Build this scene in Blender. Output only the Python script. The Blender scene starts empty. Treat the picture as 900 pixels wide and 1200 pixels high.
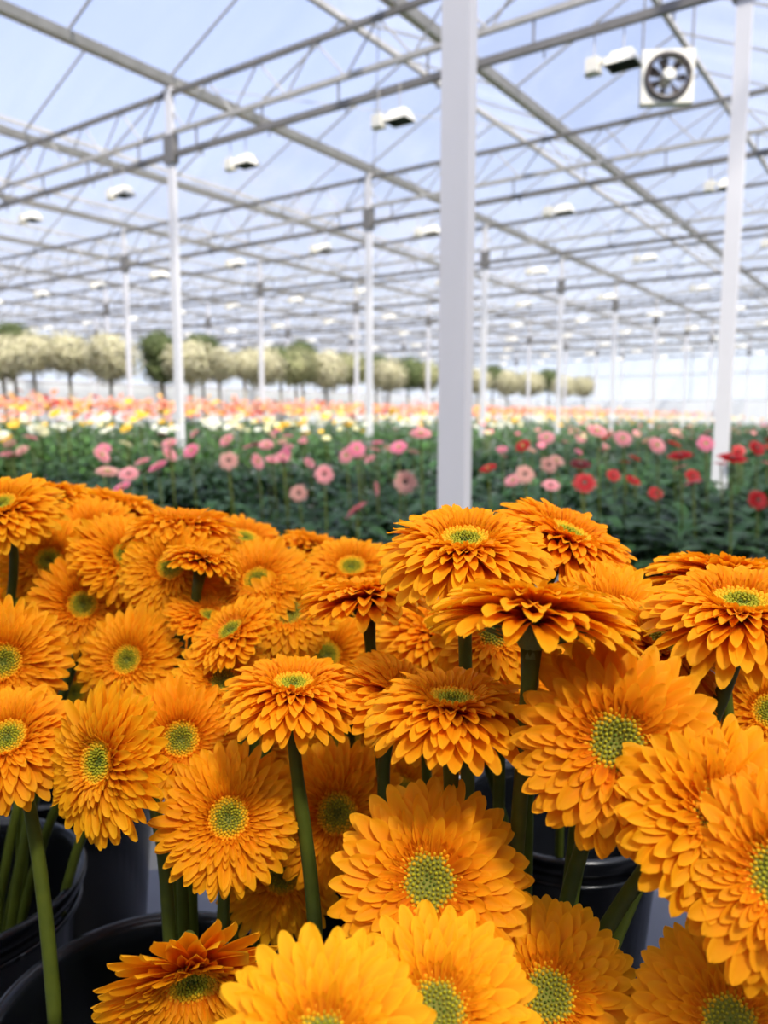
import bpy, math, random
import numpy as np
from mathutils import Vector, Matrix, Quaternion
PI = math.pi
R_ = math.radians
scene = bpy.context.scene
col = scene.collection
rnd = random.Random(7)
nrg = np.random.default_rng(11)

# ------------------------------------------------------------------ camera
EYE = 1.5
HEAD = R_(35.3)
PITCH = R_(7.1)
FPX = 900.0
cam_d = bpy.data.cameras.new('camera')
cam = bpy.data.objects.new('camera', cam_d); col.objects.link(cam)
cam_d.sensor_fit = 'VERTICAL'; cam_d.sensor_height = 36.0; cam_d.sensor_width = 27.0
cam_d.lens = 36.0 * FPX / 1200.0
cam_d.clip_start = 0.02; cam_d.clip_end = 400
cam.location = (0, 0, EYE)
cam.rotation_euler = (PI/2 - PITCH, 0, HEAD)
cam_d.dof.use_dof = True
cam_d.dof.focus_distance = 0.50
cam_d.dof.aperture_fstop = 6.8
scene.camera = cam
CAMQ = cam.rotation_euler.to_matrix()

def ray(px, py):
    return CAMQ @ Vector(((px-450)/FPX, (600-py)/FPX, -1.0))
def at_depth(px, py, d):
    return Vector((0, 0, EYE)) + ray(px, py) * d
def at_height(px, py, z):
    r = ray(px, py)
    return Vector((0, 0, EYE)) + r * ((z-EYE)/r.z)
def at_y(px, py, y):
    r = ray(px, py); return Vector((0, 0, EYE)) + r * (y/r.y)
def at_x(px, py, x):
    r = ray(px, py); return Vector((0, 0, EYE)) + r * (x/r.x)
def ground(X, F, z=0.0):           # camera-side ground axes (right, forward) to the world
    c, s = math.cos(HEAD), math.sin(HEAD)
    return Vector((X*c - F*s, X*s + F*c, z))
def project(p):
    v = CAMQ.transposed() @ (Vector(p) - Vector((0, 0, EYE)))
    if v.z > -0.01: return None
    return 450 + FPX*v.x/(-v.z), 600 - FPX*v.y/(-v.z), -v.z

# ------------------------------------------------------------------ sky, sun, exposure
w = bpy.data.worlds.new('sky'); scene.world = w; w.use_nodes = True
nt = w.node_tree; nt.nodes.clear()
N = nt.nodes.new; L = nt.links.new
out = N('ShaderNodeOutputWorld'); bg = N('ShaderNodeBackground'); L(bg.outputs[0], out.inputs[0])
tc = N('ShaderNodeTexCoord'); sep = N('ShaderNodeSeparateXYZ'); L(tc.outputs['Generated'], sep.inputs[0])
rp = N('ShaderNodeValToRGB'); L(sep.outputs['Z'], rp.inputs[0])
e = rp.color_ramp.elements
e[0].position = 0.0; e[0].color = (0.96, 0.98, 1.0, 1)
e[1].position = 0.75; e[1].color = (0.34, 0.45, 0.87, 1)
x = rp.color_ramp.elements.new(0.28); x.color = (0.56, 0.66, 0.95, 1)
nz = N('ShaderNodeTexNoise'); nz.inputs['Scale'].default_value = 2.2; nz.inputs['Detail'].default_value = 5
mp = N('ShaderNodeMapping'); mp.inputs['Scale'].default_value = (1, 1, 2.4)
L(tc.outputs['Generated'], mp.inputs[0]); L(mp.outputs[0], nz.inputs['Vector'])
cr = N('ShaderNodeValToRGB'); L(nz.outputs['Fac'], cr.inputs[0])
cr.color_ramp.elements[0].position = 0.42; cr.color_ramp.elements[0].color = (0, 0, 0, 1)
cr.color_ramp.elements[1].position = 0.72; cr.color_ramp.elements[1].color = (.6, .6, .6, 1)
mx = N('ShaderNodeMixRGB'); L(cr.outputs[0], mx.inputs[0]); L(rp.outputs[0], mx.inputs[1])
mx.inputs[2].default_value = (0.66, 0.74, 0.95, 1)
L(mx.outputs[0], bg.inputs[0]); bg.inputs[1].default_value = 1.0
sun_d = bpy.data.lights.new('sun', 'SUN'); sun = bpy.data.objects.new('sun', sun_d); col.objects.link(sun)
sun_d.energy = 7.6; sun_d.angle = R_(6); sun_d.color = (1.0, 0.95, 0.86)
sun.rotation_euler = Vector((-.50, .30, -.81)).to_track_quat('-Z', 'Y').to_euler()
vs = scene.view_settings
scene.display_settings.display_device = 'sRGB'
vs.view_transform = 'Standard'; vs.look = 'None'; vs.gamma = 1.0; vs.use_curve_mapping = False
vs.exposure = 0.30
scene.cycles.transparent_max_bounces = 24
scene.cycles.max_bounces = 8

# ------------------------------------------------------------------ materials
def mat(name, color, rough=0.5, metal=0.0, spec=0.5, noise=0.0, nscale=30.0, bump=0.0, color2=None, objcol=False, attr=None, trans=0.0, coat=0.0):
    m = bpy.data.materials.new(name); m.use_nodes = True
    t = m.node_tree; b = t.nodes['Principled BSDF']; o = t.nodes['Material Output']
    b.inputs['Roughness'].default_value = rough; b.inputs['Metallic'].default_value = metal
    b.inputs['Specular IOR Level'].default_value = spec
    if coat: b.inputs['Coat Weight'].default_value = coat
    src = None
    if attr:
        a = t.nodes.new('ShaderNodeAttribute'); a.attribute_name = attr; src = a.outputs['Color']
    else:
        c = t.nodes.new('ShaderNodeRGB'); c.outputs[0].default_value = (*color, 1); src = c.outputs[0]
    if noise or bump:
        tx = t.nodes.new('ShaderNodeTexCoord')
        n = t.nodes.new('ShaderNodeTexNoise'); n.inputs['Scale'].default_value = nscale; n.inputs['Detail'].default_value = 5
        t.links.new(tx.outputs['Object'], n.inputs['Vector'])
        if noise:
            mm = t.nodes.new('ShaderNodeMixRGB'); t.links.new(src, mm.inputs[1])
            mm.inputs[2].default_value = (*(color2 or tuple(v*0.5 for v in color)), 1)
            rr = t.nodes.new('ShaderNodeMapRange'); rr.inputs[1].default_value = 0.35; rr.inputs[2].default_value = 0.7
            rr.inputs[3].default_value = 0; rr.inputs[4].default_value = noise
            t.links.new(n.outputs['Fac'], rr.inputs[0]); t.links.new(rr.outputs[0], mm.inputs[0]); src = mm.outputs[0]
        if bump:
            bp = t.nodes.new('ShaderNodeBump'); bp.inputs['Strength'].default_value = bump; bp.inputs['Distance'].default_value = 0.002
            t.links.new(n.outputs['Fac'], bp.inputs['Height']); t.links.new(bp.outputs[0], b.inputs['Normal'])
    if objcol:
        oi = t.nodes.new('ShaderNodeObjectInfo'); ml = t.nodes.new('ShaderNodeMixRGB'); ml.blend_type = 'MULTIPLY'
        ml.inputs[0].default_value = 1; t.links.new(src, ml.inputs[1]); t.links.new(oi.outputs['Color'], ml.inputs[2]); src = ml.outputs[0]
    t.links.new(src, b.inputs['Base Color'])
    if trans:
        tr = t.nodes.new('ShaderNodeBsdfTranslucent'); t.links.new(src, tr.inputs['Color'])
        ms = t.nodes.new('ShaderNodeMixShader'); ms.inputs[0].default_value = trans
        t.links.new(b.outputs[0], ms.inputs[1]); t.links.new(tr.outputs[0], ms.inputs[2]); t.links.new(ms.outputs[0], o.inputs['Surface'])
    return m

M = {}
M['petal'] = mat('orange_petal', (1, .4, .02), rough=.6, spec=.12, attr='Col', objcol=True, trans=.40)
M['disc'] = mat('disc_floret', (.5, .5, .05), rough=.6, spec=.12, attr='Col')
M['stem'] = mat('green_stem', (.085, .105, .010), rough=.5, spec=.2, noise=.6, nscale=60, color2=(.05, .068, .008), bump=.2)
M['calyx'] = mat('green_calyx', (.10, .15, .03), rough=.6, noise=.6, nscale=80, color2=(.05, .08, .015))
M['bucket'] = mat('black_plastic', (.004, .0045, .006), rough=.2, spec=.4, noise=.4, nscale=8, color2=(.008, .009, .011))
M['table'] = mat('grey_tray', (.11, .112, .135), rough=.4, noise=.6, nscale=5, color2=(.05, .052, .066), bump=.1)
M['steel'] = mat('galvanised_steel', (.50, .475, .44), rough=.5, metal=.15, noise=.5, nscale=6, color2=(.30, .28, .25))
M['steel_dark'] = mat('weathered_steel', (.22, .205, .19), rough=.5, metal=.15, noise=.5, nscale=6, color2=(.11, .10, .09))
M['post'] = mat('white_painted_steel', (.74, .72, .73), rough=.4, noise=.25, nscale=4, color2=(.65, .635, .655))
M['white'] = mat('white_enamel', (.80, .76, .66), rough=.4, noise=.2, nscale=7, color2=(.7, .68, .62))
M['dark'] = mat('dark_reflector', (.05, .055, .04), rough=.35, noise=.3, nscale=20)
M['black_metal'] = mat('brown_black_metal', (.06, .045, .04), rough=.4, noise=.3, nscale=12)
M['concrete'] = mat('concrete', (.13, .13, .135), rough=.7, noise=.7, nscale=3, color2=(.09, .09, .095), bump=.2)
M['trough'] = mat('trough_plastic', (.55, .56, .55), rough=.5, noise=.3, nscale=5)
M['wallwhite'] = mat('white_wall_sheet', (.80, .81, .80), rough=.6, noise=.3, nscale=2, color2=(.68, .71, .72))
M['wallgrey'] = mat('grey_wall_sheet', (.12, .12, .12), rough=.7, noise=.3, nscale=2)
M['leaf'] = mat('gerbera_leaf', (.05, .1, .03), rough=.45, spec=.2, attr='Col', trans=.15)
M['bark'] = mat('bark', (.34, .30, .22), rough=.8, noise=.6, nscale=25, bump=.5)
M['crown'] = mat('crown_leaf', (.4, .37, .2), rough=.7, attr='Col', trans=.2)
for nm, c, c2 in (('pink', (.92, .34, .36), (.94, .5, .46)), ('rose', (.90, .22, .34), (.92, .33, .42)), ('peach', (.82, .42, .33), (.7, .35, .3)),
                  ('red', (.56, .004, .006), (.46, .003, .005)), ('darkred', (.13, .006, .008), (.2, .01, .012)),
                  ('white', (.85, .83, .66), (.9, .88, .78)), ('cream', (.80, .72, .38), (.85, .8, .5)), ('yellow', (.88, .52, .03), (.9, .6, .06)),
                  ('coral', (.88, .26, .12), (.9, .34, .2)), ('salmon', (.85, .36, .24), (.9, .45, .3)), ('gold', (.88, .46, .08), (.9, .55, .15)),
                  ('bronze', (.42, .2, .14), (.5, .28, .2))):
    M['fl_'+nm] = mat('gerbera_'+nm, c, rough=.55, noise=.6, nscale=25, color2=c2, trans=.25)
M['eye_dark'] = mat('dark_eye', (.10, .05, .03), rough=.7, noise=.5, nscale=60)
M['eye_green'] = mat('green_eye', (.38, .36, .08), rough=.7, noise=.5, nscale=60)

def glass_material(name, clear, haze_col, streak):
    m = bpy.data.materials.new(name); m.use_nodes = True
    t = m.node_tree; t.nodes.clear()
    o = t.nodes.new('ShaderNodeOutputMaterial')
    tr = t.nodes.new('ShaderNodeBsdfTransparent'); tr.inputs[0].default_value = (.97, .98, 1, 1)
    tl = t.nodes.new('ShaderNodeBsdfTranslucent'); tl.inputs[0].default_value = (*haze_col, 1)
    df = t.nodes.new('ShaderNodeBsdfDiffuse'); df.inputs[0].default_value = (*haze_col, 1)
    gl = t.nodes.new('ShaderNodeBsdfGlossy'); gl.inputs['Roughness'].default_value = .12
    a = t.nodes.new('ShaderNodeMixShader'); a.inputs[0].default_value = .35
    t.links.new(tl.outputs[0], a.inputs[1]); t.links.new(df.outputs[0], a.inputs[2])
    tx = t.nodes.new('ShaderNodeTexCoord'); mpn = t.nodes.new('ShaderNodeMapping'); mpn.inputs['Scale'].default_value = (.35, 2.2, .35)
    n = t.nodes.new('ShaderNodeTexNoise'); n.inputs['Scale'].default_value = 1.0; n.inputs['Detail'].default_value = 4
    t.links.new(tx.outputs['Object'], mpn.inputs[0]); t.links.new(mpn.outputs[0], n.inputs['Vector'])
    r = t.nodes.new('ShaderNodeMapRange'); r.inputs[1].default_value = .35; r.inputs[2].default_value = .7
    r.inputs[3].default_value = 1-clear; r.inputs[4].default_value = 1-clear+streak
    t.links.new(n.outputs['Fac'], r.inputs[0])
    b = t.nodes.new('ShaderNodeMixShader'); t.links.new(r.outputs[0], b.inputs[0])
    t.links.new(tr.outputs[0], b.inputs[1]); t.links.new(a.outputs[0], b.inputs[2])
    lw = t.nodes.new('ShaderNodeFresnel'); lw.inputs[0].default_value = 1.2
    ff = t.nodes.new('ShaderNodeMath'); ff.operation = 'MULTIPLY'; ff.inputs[1].default_value = .15
    t.links.new(lw.outputs[0], ff.inputs[0])
    c = t.nodes.new('ShaderNodeMixShader'); t.links.new(ff.outputs[0], c.inputs[0])
    t.links.new(b.outputs[0], c.inputs[1]); t.links.new(gl.outputs[0], c.inputs[2])
    t.links.new(c.outputs[0], o.inputs['Surface'])
    return m
M['glass'] = glass_material('roof_glass', .945, (.90, .94, 1.0), .10)
M['wallglass'] = glass_material('wall_glass', .66, (.86, .95, 1.0), .15)

# ------------------------------------------------------------------ mesh helpers
class MB:
    def __init__(s): s.v = []; s.f = []; s.m = []; s.c = []; s.usec = False; s.n = 0
    def add(s, V, F, mi=0, C=None):
        V = np.asarray(V, float).reshape(-1, 3); k = s.n
        s.v.append(V); s.n += len(V)
        for f in F: s.f.append(tuple(int(i)+k for i in f)); s.m.append(mi)
        if C is None: C = np.ones((len(V), 3))
        else: s.usec = True
        s.c.append(np.broadcast_to(np.asarray(C, float), (len(V), 3)))
        return s
    def box(s, x0, x1, y0, y1, z0, z1, mi=0):
        V = [(x, y, z) for z in (z0, z1) for y in (y0, y1) for x in (x0, x1)]
        return s.add(V, [(0, 2, 3, 1), (4, 5, 7, 6), (0, 1, 5, 4), (1, 3, 7, 5), (3, 2, 6, 7), (2, 0, 4, 6)], mi)
    def tube(s, pts, rad, seg=8, mi=0, cap=True, C=None):
        pts = [Vector(p) for p in pts]; n = len(pts)
        rs = rad if isinstance(rad, (list, tuple)) else [rad]*n
        V = []; up = None
        for i, p in enumerate(pts):
            d = (pts[min(i+1, n-1)] - pts[max(i-1, 0)]).normalized()
            if up is None:
                up = Vector((0, 0, 1)) if abs(d.z) < .9 else Vector((1, 0, 0))
            a = d.cross(up).normalized(); b = a.cross(d).normalized(); up = b
            for k in range(seg):
                th = 2*PI*(k+.5)/seg
                V.append(p + (a*math.cos(th) + b*math.sin(th))*rs[i])
        F = [(i*seg+k, i*seg+(k+1) % seg, (i+1)*seg+(k+1) % seg, (i+1)*seg+k) for i in range(n-1) for k in range(seg)]
        if cap: F += [tuple(range(seg))[::-1], tuple((n-1)*seg+k for k in range(seg))]
        return s.add([tuple(v) for v in V], F, mi, C)
    def lathe(s, prof, seg=32, mi=0, c=(0, 0, 0), C=None):
        n = len(prof); V = []
        for r, z in prof:
            for k in range(seg):
                th = 2*PI*k/seg; V.append((c[0]+r*math.cos(th), c[1]+r*math.sin(th), c[2]+z))
        F = [(i*seg+k, i*seg+(k+1) % seg, (i+1)*seg+(k+1) % seg, (i+1)*seg+k) for i in range(n-1) for k in range(seg)]
        return s.add(V, F, mi, C)
    def mesh(s, name, mats, smooth=True):
        me = bpy.data.meshes.new(name)
        V = np.concatenate(s.v); me.from_pydata(V.tolist(), [], s.f)
        for m_ in (mats if isinstance(mats, (list, tuple)) else [mats]): me.materials.append(m_)
        me.polygons.foreach_set('material_index', s.m)
        me.polygons.foreach_set('use_smooth', [smooth]*len(s.f))
        if s.usec:
            ca = me.color_attributes.new('Col', 'FLOAT_COLOR', 'POINT')
            Cc = np.concatenate(s.c); ca.data.foreach_set('color', np.concatenate([Cc, np.ones((len(Cc), 1))], 1).ravel())
        me.update(); return me
    def build(s, name, mats, parent=None, smooth=False, mtx=None):
        return link(name, s.mesh(name, mats, smooth), parent, mtx)

def link(name, me, parent=None, mtx=None):
    o = bpy.data.objects.new(name, me); col.objects.link(o)
    if parent: o.parent = parent
    if mtx is not None: o.matrix_basis = mtx
    return o
def tag(o, label, cat, group=None, kind=None):
    if label: o['label'] = label
    if cat: o['category'] = cat
    if group: o['group'] = group
    if kind: o['kind'] = kind
    return o
def empty(name, loc, label, cat, group=None, rz=0):
    o = bpy.data.objects.new(name, None); col.objects.link(o); o.location = loc; o.rotation_euler = (0, 0, rz)
    o.empty_display_size = .05
    return tag(o, label, cat, group)
def struct(o, label=None, cat=None):
    o['kind'] = 'structure'
    if label: o['label'] = label
    if cat: o['category'] = cat
    return o
def copy_tree(o, parent=None):
    c = o.copy(); col.objects.link(c)
    if parent: c.parent = parent
    for ch in list(o.children): copy_tree(ch, c)
    return c
def ordinal(i): return ['first', 'second', 'third', 'fourth', 'fifth', 'sixth', 'seventh', 'eighth', 'ninth', 'tenth', 'eleventh', 'twelfth', 'thirteenth', 'fourteenth', 'fifteenth', 'sixteenth', 'seventeenth', 'eighteenth', 'nineteenth', 'twentieth'][i]

# ------------------------------------------------------------------ greenhouse frame
PX0, SPAN = -1.32, 6.33          # post row nearest the camera, row spacing
PY0, BAY = 2.42, 3.98            # first truss line, truss spacing
GZ, RZ = 5.42, 6.22              # gutter and ridge heights
XL, XR = PX0 - 6*SPAN, PX0 + SPAN
YF, YB = PY0 - 2*BAY, PY0 + 11*BAY
HS = SPAN/2

fl = MB().box(XL-.3, XR+.3, YF-.3, YB+.3, -.12, 0).build('floor', M['concrete'])
struct(fl, 'grey concrete greenhouse floor', 'floor')

# roof glass: one pitched strip per span
nsp = int(round((XR-XL)/HS))
for i in range(nsp):
    x0 = XL + i*HS; xm = x0 + HS/2; x1 = x0 + HS
    m_ = MB(); m_.add([(x0, YF, GZ+.06), (xm, YF, RZ), (xm, YB, RZ), (x0, YB, GZ+.06)], [(0, 1, 2, 3)])
    m_.add([(xm, YF, RZ), (x1, YF, GZ+.06), (x1, YB, GZ+.06), (xm, YB, RZ)], [(0, 1, 2, 3)])
    g = m_.build('ceiling', M['glass']); struct(g, 'clear pitched glass roof of one greenhouse span', 'roof')
    b = MB(); y = YF
    k = 0
    while y < YB+.01:
        b.tube([(x0, y, GZ+.05), (xm, y, RZ-.01), (x1, y, GZ+.05)], .016, 4, cap=False); k += 1; y = YF + k*BAY/3
    b.build('glazing_bars', M['steel'], g)
    MB().box(xm-.03, xm+.03, YF, YB, RZ-.05, RZ+.02).build('ridge_bar', M['steel'], g)

# gutters
for i in range(nsp+1):
    x = XL + i*HS
    m_ = MB()
    prof = [(-.075, .09), (-.045, 0), (.045, 0), (.075, .09), (.062, .09), (.036, .012), (-.036, .012), (-.062, .09)]
    V = [(x+a, yy, GZ-.03+c) for yy in (YF, YB) for a, c in prof]; n = len(prof)
    F = [(k, (k+1) % n, n+(k+1) % n, n+k) for k in range(n)]
    m_.add(V, F)
    o = m_.build('trim_%d' % (i+1), M['steel']); struct(o, 'long galvanised roof gutter between two glass spans', 'gutter')

# walls: white sheet below, glass above
def wall(name, p0, p1, nrm, zlow, label, solid=None):
    p0 = Vector(p0); p1 = Vector(p1); d = (p1-p0); ln = d.length; d.normalize(); nv = Vector(nrm)
    m_ = MB()
    def quadbox(a, b, z0, z1, th, mi=0):
        A = p0 + d*a; B = p0 + d*b
        V = [(*(q + nv*t).xy, z) for z in (z0, z1) for q in (A, B) for t in (0, th)]
        m_.add(V, [(0, 1, 3, 2), (4, 6, 7, 5), (0, 4, 5, 1), (1, 5, 7, 3), (3, 7, 6, 2), (2, 6, 4, 0)], mi)
    quadbox(0, ln, 0, zlow, .08)
    o = m_.build(name, solid or M['wallwhite']); struct(o, label, 'wall')
    m_ = MB(); A = p0; B = p1
    m_.add([(A.x, A.y, zlow), (B.x, B.y, zlow), (B.x, B.y, RZ), (A.x, A.y, RZ)], [(0, 1, 2, 3)])
    m_.build('glass_panes', M['wallglass'], o)
    m_ = MB(); k = 0
    while k*2.0 <= ln:
        q = p0 + d*(k*2.0) + nv*.03; m_.tube([(q.x, q.y, zlow), (q.x, q.y, GZ)], .03, 4); k += 1
    a = p0 + nv*.03; b = p1 + nv*.03
    for z in (zlow+.05, (zlow+GZ)/2, GZ): m_.tube([(a.x, a.y, z), (b.x, b.y, z)], .035, 4)
    m_.build('glazing_frame', M['steel'], o)
wall('wall_left', (XL, YF, 0), (XL, YB, 0), (1, 0, 0), 2.5, 'far side wall with white sheet below pale glass')
wall('wall_back', (XL, YB, 0), (XR, YB, 0), (0, -1, 0), 2.35, 'far end wall with white sheet below pale blue glass')
wall('wall_right', (XR, YF, 0), (XR, YB, 0), (-1, 0, 0), 4.6, 'unseen grey side wall added to cut side light', M['wallgrey'])  # out of view, opaque sheet added to dim the light from this side
wall('wall_front', (XL, YF, 0), (XR, YF, 0), (0, 1, 0), 4.6, 'unseen grey wall added behind the viewer to cut light', M['wallgrey'])  # also unseen, added so less light reaches the flowers from behind the camera

# unseen white shade screen added under the front roof to soften foreground light
sm = bpy.data.materials.new('added_shade_screen'); sm.use_nodes = True; t_ = sm.node_tree; t_.nodes.clear()
o_ = t_.nodes.new('ShaderNodeOutputMaterial'); d_ = t_.nodes.new('ShaderNodeBsdfDiffuse'); l_ = t_.nodes.new('ShaderNodeBsdfTranslucent'); x_ = t_.nodes.new('ShaderNodeMixShader')
d_.inputs[0].default_value = (.85, .85, .85, 1); l_.inputs[0].default_value = (.97, .97, .96, 1); x_.inputs[0].default_value = .92
t_.links.new(d_.outputs[0], x_.inputs[1]); t_.links.new(l_.outputs[0], x_.inputs[2]); y_ = t_.nodes.new('ShaderNodeMixShader'); p_ = t_.nodes.new('ShaderNodeBsdfTransparent'); y_.inputs[0].default_value = .62
t_.links.new(x_.outputs[0], y_.inputs[1]); t_.links.new(p_.outputs[0], y_.inputs[2]); t_.links.new(y_.outputs[0], o_.inputs[0])
sc_ = MB().box(-3.6, XR-.05, YF+.05, 4.3, GZ-.22, GZ-.215).build('ceiling', sm); struct(sc_, 'unseen white shade screen added below the glass over the viewer', 'screen')

# posts
names_row = ['nearest row', 'second row', 'third row', 'fourth row', 'fifth row', 'sixth row']
def post_profile(wx, wy, lip):   # channel opened to +x with returned lips
    return None
pm = MB(); wx, wy = .108, .055
pm.box(-wx/2, wx/2, -wy/2, wy/2, 0, GZ-.06)
post_me = pm.mesh('post_shaft', M['post'], False)
bp = MB(); bp.box(-.12, .12, -.12, .12, 0, .015)
for sx in (-.09, .09):
    for sy in (-.09, .09): bp.lathe([(.0, .035), (.012, .035), (.012, .015)], 8, 0, (sx, sy, 0))
base_me = bp.mesh('base_plate', M['steel'], False)
hd = MB(); hd.box(-.085, .085, -.045, .045, GZ-.92, GZ-.60)
head_me = hd.mesh('head_bracket', M['steel_dark'], False)
post_names = {(0, 0): 'large grey-white square post rising right behind the orange flowers',
              (0, 1): 'white post at the right, standing beyond the red gerberas',
              (1, 1): 'tall bright white post at the left, foot among white and yellow gerberas'}
for i in range(0, 6):
    for j in range(0, 11):
        x = PX0 - i*SPAN; y = PY0 + j*BAY
        if i == 0 and j == 0: x -= .08
        pr = project((x, y, 2.2))
        if pr is None or pr[0] < -25 or pr[0] > 925: continue
        lab = post_names.get((i, j))
        grp = None
        if lab is None:
            far = (i+j) > 6
            if far:
                lab = 'distant thin white greenhouse post lost among the far roof lattice'; grp = 'far white posts'
            else:
                lab = 'white post in the %s of posts, under the %s roof truss from the front' % (names_row[i], ordinal(j-1) if j > 0 else 'first'); grp = 'white greenhouse posts'
        e_ = empty('greenhouse_post', (x, y, 0), lab, 'post', grp)
        link('shaft', post_me, e_); link('base_plate', base_me, e_); link('head_bracket', head_me, e_)

# trusses along x, one mesh set shared by copies
def truss():
    x0, x1 = XL+.05, XR-.05
    root = empty('roof_truss', (0, PY0, 0), '', 'truss')
    t = MB().box(x0, x1, -.022, .022, GZ-.155, GZ-.10).build('top_chord', M['steel_dark'], root)
    b = MB().box(x0, x1, -.022, .022, GZ-.595, GZ-.545).build('bottom_chord', M['steel'], root)
    lat = MB(); n = int((x1-x0)/.395); dx = (x1-x0)/n
    for k in range(n):
        a = x0 + k*dx
        z0, z1 = (GZ-.57, GZ-.135) if k % 2 == 0 else (GZ-.135, GZ-.57)
        lat.tube([(a, 0, z0), (a+dx, 0, z1)], .011, 5, cap=False)
    lat.build('lattice_web', M['steel'], root)
    p = MB(); p.box(x0, x1, -.025, .025, GZ-.855, GZ-.79)
    hg = p; k = x0+.4
    while k < x1:
        hg.box(k-.007, k+.007, -.01, .01, GZ-.8, GZ-.56); hg.tube([(k+.1, 0, GZ-.86), (k+.1, 0, GZ-.93)], .008, 5); k += HS/3
    hg.build('hanging_rail', M['steel_dark'], root)
    return root
tr0 = truss()
for j in range(0, 11):
    t = tr0 if j == 0 else copy_tree(tr0)
    t.location = (0, PY0 + j*BAY, 0)
    if j == 0: t['label'] = 'lattice roof truss overhead at the large grey-white post, mostly above the frame'
    elif j == 1: t['label'] = 'large steel lattice truss crossing the upper left, nearest in view'
    elif j < 5: t['label'] = '%s steel lattice truss from the front, behind the large nearest one' % ordinal(j-1)
    else:
        t['label'] = 'distant steel lattice truss in the blurred far roof'; t['group'] = 'far roof trusses'
# diagonal bracing wires in the roof
bw = MB()
for j in range(1, 10):
    for i in range(0, 12):
        if (i*3+j) % 4: continue
        x = PX0 - i*HS; y = PY0 + j*BAY
        bw.tube([(x-.1, y, GZ-.05), (x-HS+.1, y+BAY, GZ-.05)], .007, 4); bw.tube([(x-HS+.1, y, GZ-.05), (x-.1, y+BAY, GZ-.05)], .007, 4)
struct(bw.build('trim_20', M['steel']), 'thin crossing brace wires under the roof glass', 'bracing')

# grow lamps under the trusses
def lamp():
    root = empty('grow_lamp', (0, 0, 0), '', 'lamp')
    z = GZ-.95
    m_ = MB()
    m_.box(-.34, -.17, -.085, .085, z-.12, z+.05); m_.box(-.36, -.15, -.06, .06, z-.14, z-.12); m_.box(-.33, -.18, -.07, .07, z+.05, z+.065)
    m_.build('ballast_box', M['white'], root)
    MB().box(-.18, .0, -.03, .03, z-.02, z+.03).build('arm', M['white'], root)
    r = MB()
    q = [(-.13, -.08, z+.05), (.13, -.08, z+.05), (.13, .08, z+.05), (-.13, .08, z+.05), (-.21, -.17, z-.12), (.21, -.17, z-.12), (.21, .17, z-.12), (-.21, .17, z-.12),
         (-.19, -.15, z-.12), (.19, -.15, z-.12), (.19, .15, z-.12), (-.19, .15, z-.12)]
    r.add([(a+.14, b, c) for a, b, c in q], [(0, 1, 2, 3), (0, 4, 5, 1), (1, 5, 6, 2), (2, 6, 7, 3), (3, 7, 4, 0), (4, 8, 9, 5), (5, 9, 10, 6), (6, 10, 11, 7), (7, 11, 8, 4)])
    rf = r.build('reflector', M['white'], root)
    d = MB()
    d.add([(-.05, -.15, z-.12), (.33, -.15, z-.12), (.33, .15, z-.12), (-.05, .15, z-.12), (.03, -.07, z+.0), (.25, -.07, z+.0), (.25, .07, z), (.03, .07, z)],
          [(0, 4, 5, 1), (1, 5, 6, 2), (2, 6, 7, 3), (3, 7, 4, 0), (4, 7, 6, 5)])
    d.tube([(.04, 0, z-.05), (.24, 0, z-.05)], .022, 8)
    d.build('reflector_opening', M['dark'], rf)
    for hx in (-.155, .087): MB().tube([(hx, 0, z-.10), (hx, 0, GZ-.80)], .006, 5).build('hanger', M['steel'], root)
    return root
lamp0 = lamp(); first = True; nl = 0
for ch in lamp0.children:
    if ch.name.startswith('hanger'): continue
    ch.scale = (.62, .62, .62); ch.location = (0, 0, (GZ-1.08) - .62*(GZ-.95))
LST = HS*2/3
for j in range(1, 10):
    cand = []
    for k in range(0, 18):
        x = PX0 - .97 - k*LST; y = PY0 + j*BAY
        pr = project((x, y, GZ-1))
        if pr is None or pr[0] < -20 or pr[0] > 915 or pr[1] < -20: continue
        cand.append((pr[0], x, y))
    cand.sort()
    for q, (pxx, x, y) in enumerate(cand):
        o = lamp0 if first else copy_tree(lamp0); first = False; nl += 1
        o.location = (x, y + rnd.uniform(-.06, .06), 0)
        if j <= 2:
            o['label'] = 'white grow lamp under the %s truss in view, %s from its left end' % ('nearest' if j == 1 else 'second', ordinal(q)); o['group'] = 'grow lamps under the near trusses'
        else:
            o['label'] = 'small blurred white grow lamp hanging under the far trusses'; o['group'] = 'far grow lamps'

# circulation fan
fc = at_y(781, 92, PY0 + 1.55*BAY)
fan = empty('circulation_fan', fc, 'square white circulation fan with dark round guard hanging at upper right', 'fan', rz=R_(30))
S = .262
fr = MB(); seg = 48
V = []; F = []
for yy in (-.06, .06):
    for k in range(seg):
        th = 2*PI*k/seg; V.append((.225*math.cos(th), yy, .225*math.sin(th)))
    for k in range(seg):
        th = 2*PI*k/seg; c, s = math.cos(th), math.sin(th); q = S/max(abs(c), abs(s)); V.append((q*c, yy, q*s))
for k in range(seg):
    k2 = (k+1) % seg
    F += [(k, k2, seg+k2, seg+k), (2*seg+k, 3*seg+k, 3*seg+k2, 2*seg+k2), (seg+k, seg+k2, 3*seg+k2, 3*seg+k), (k, 2*seg+k, 2*seg+k2, k2)]
fr.add(V, F); fr.build('housing', M['white'], fan)
rg = MB(); ringp = [(.215*math.cos(2*PI*k/40), -.07, .215*math.sin(2*PI*k/40)) for k in range(41)]
rg.tube(ringp, .026, 8); rg.build('guard_ring', M['black_metal'], fan, True)
gw = MB()
for k in range(12):
    th = 2*PI*k/12; gw.tube([(.05*math.cos(th), -.085, .05*math.sin(th)), (.215*math.cos(th), -.075, .215*math.sin(th))], .004, 4)
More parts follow.
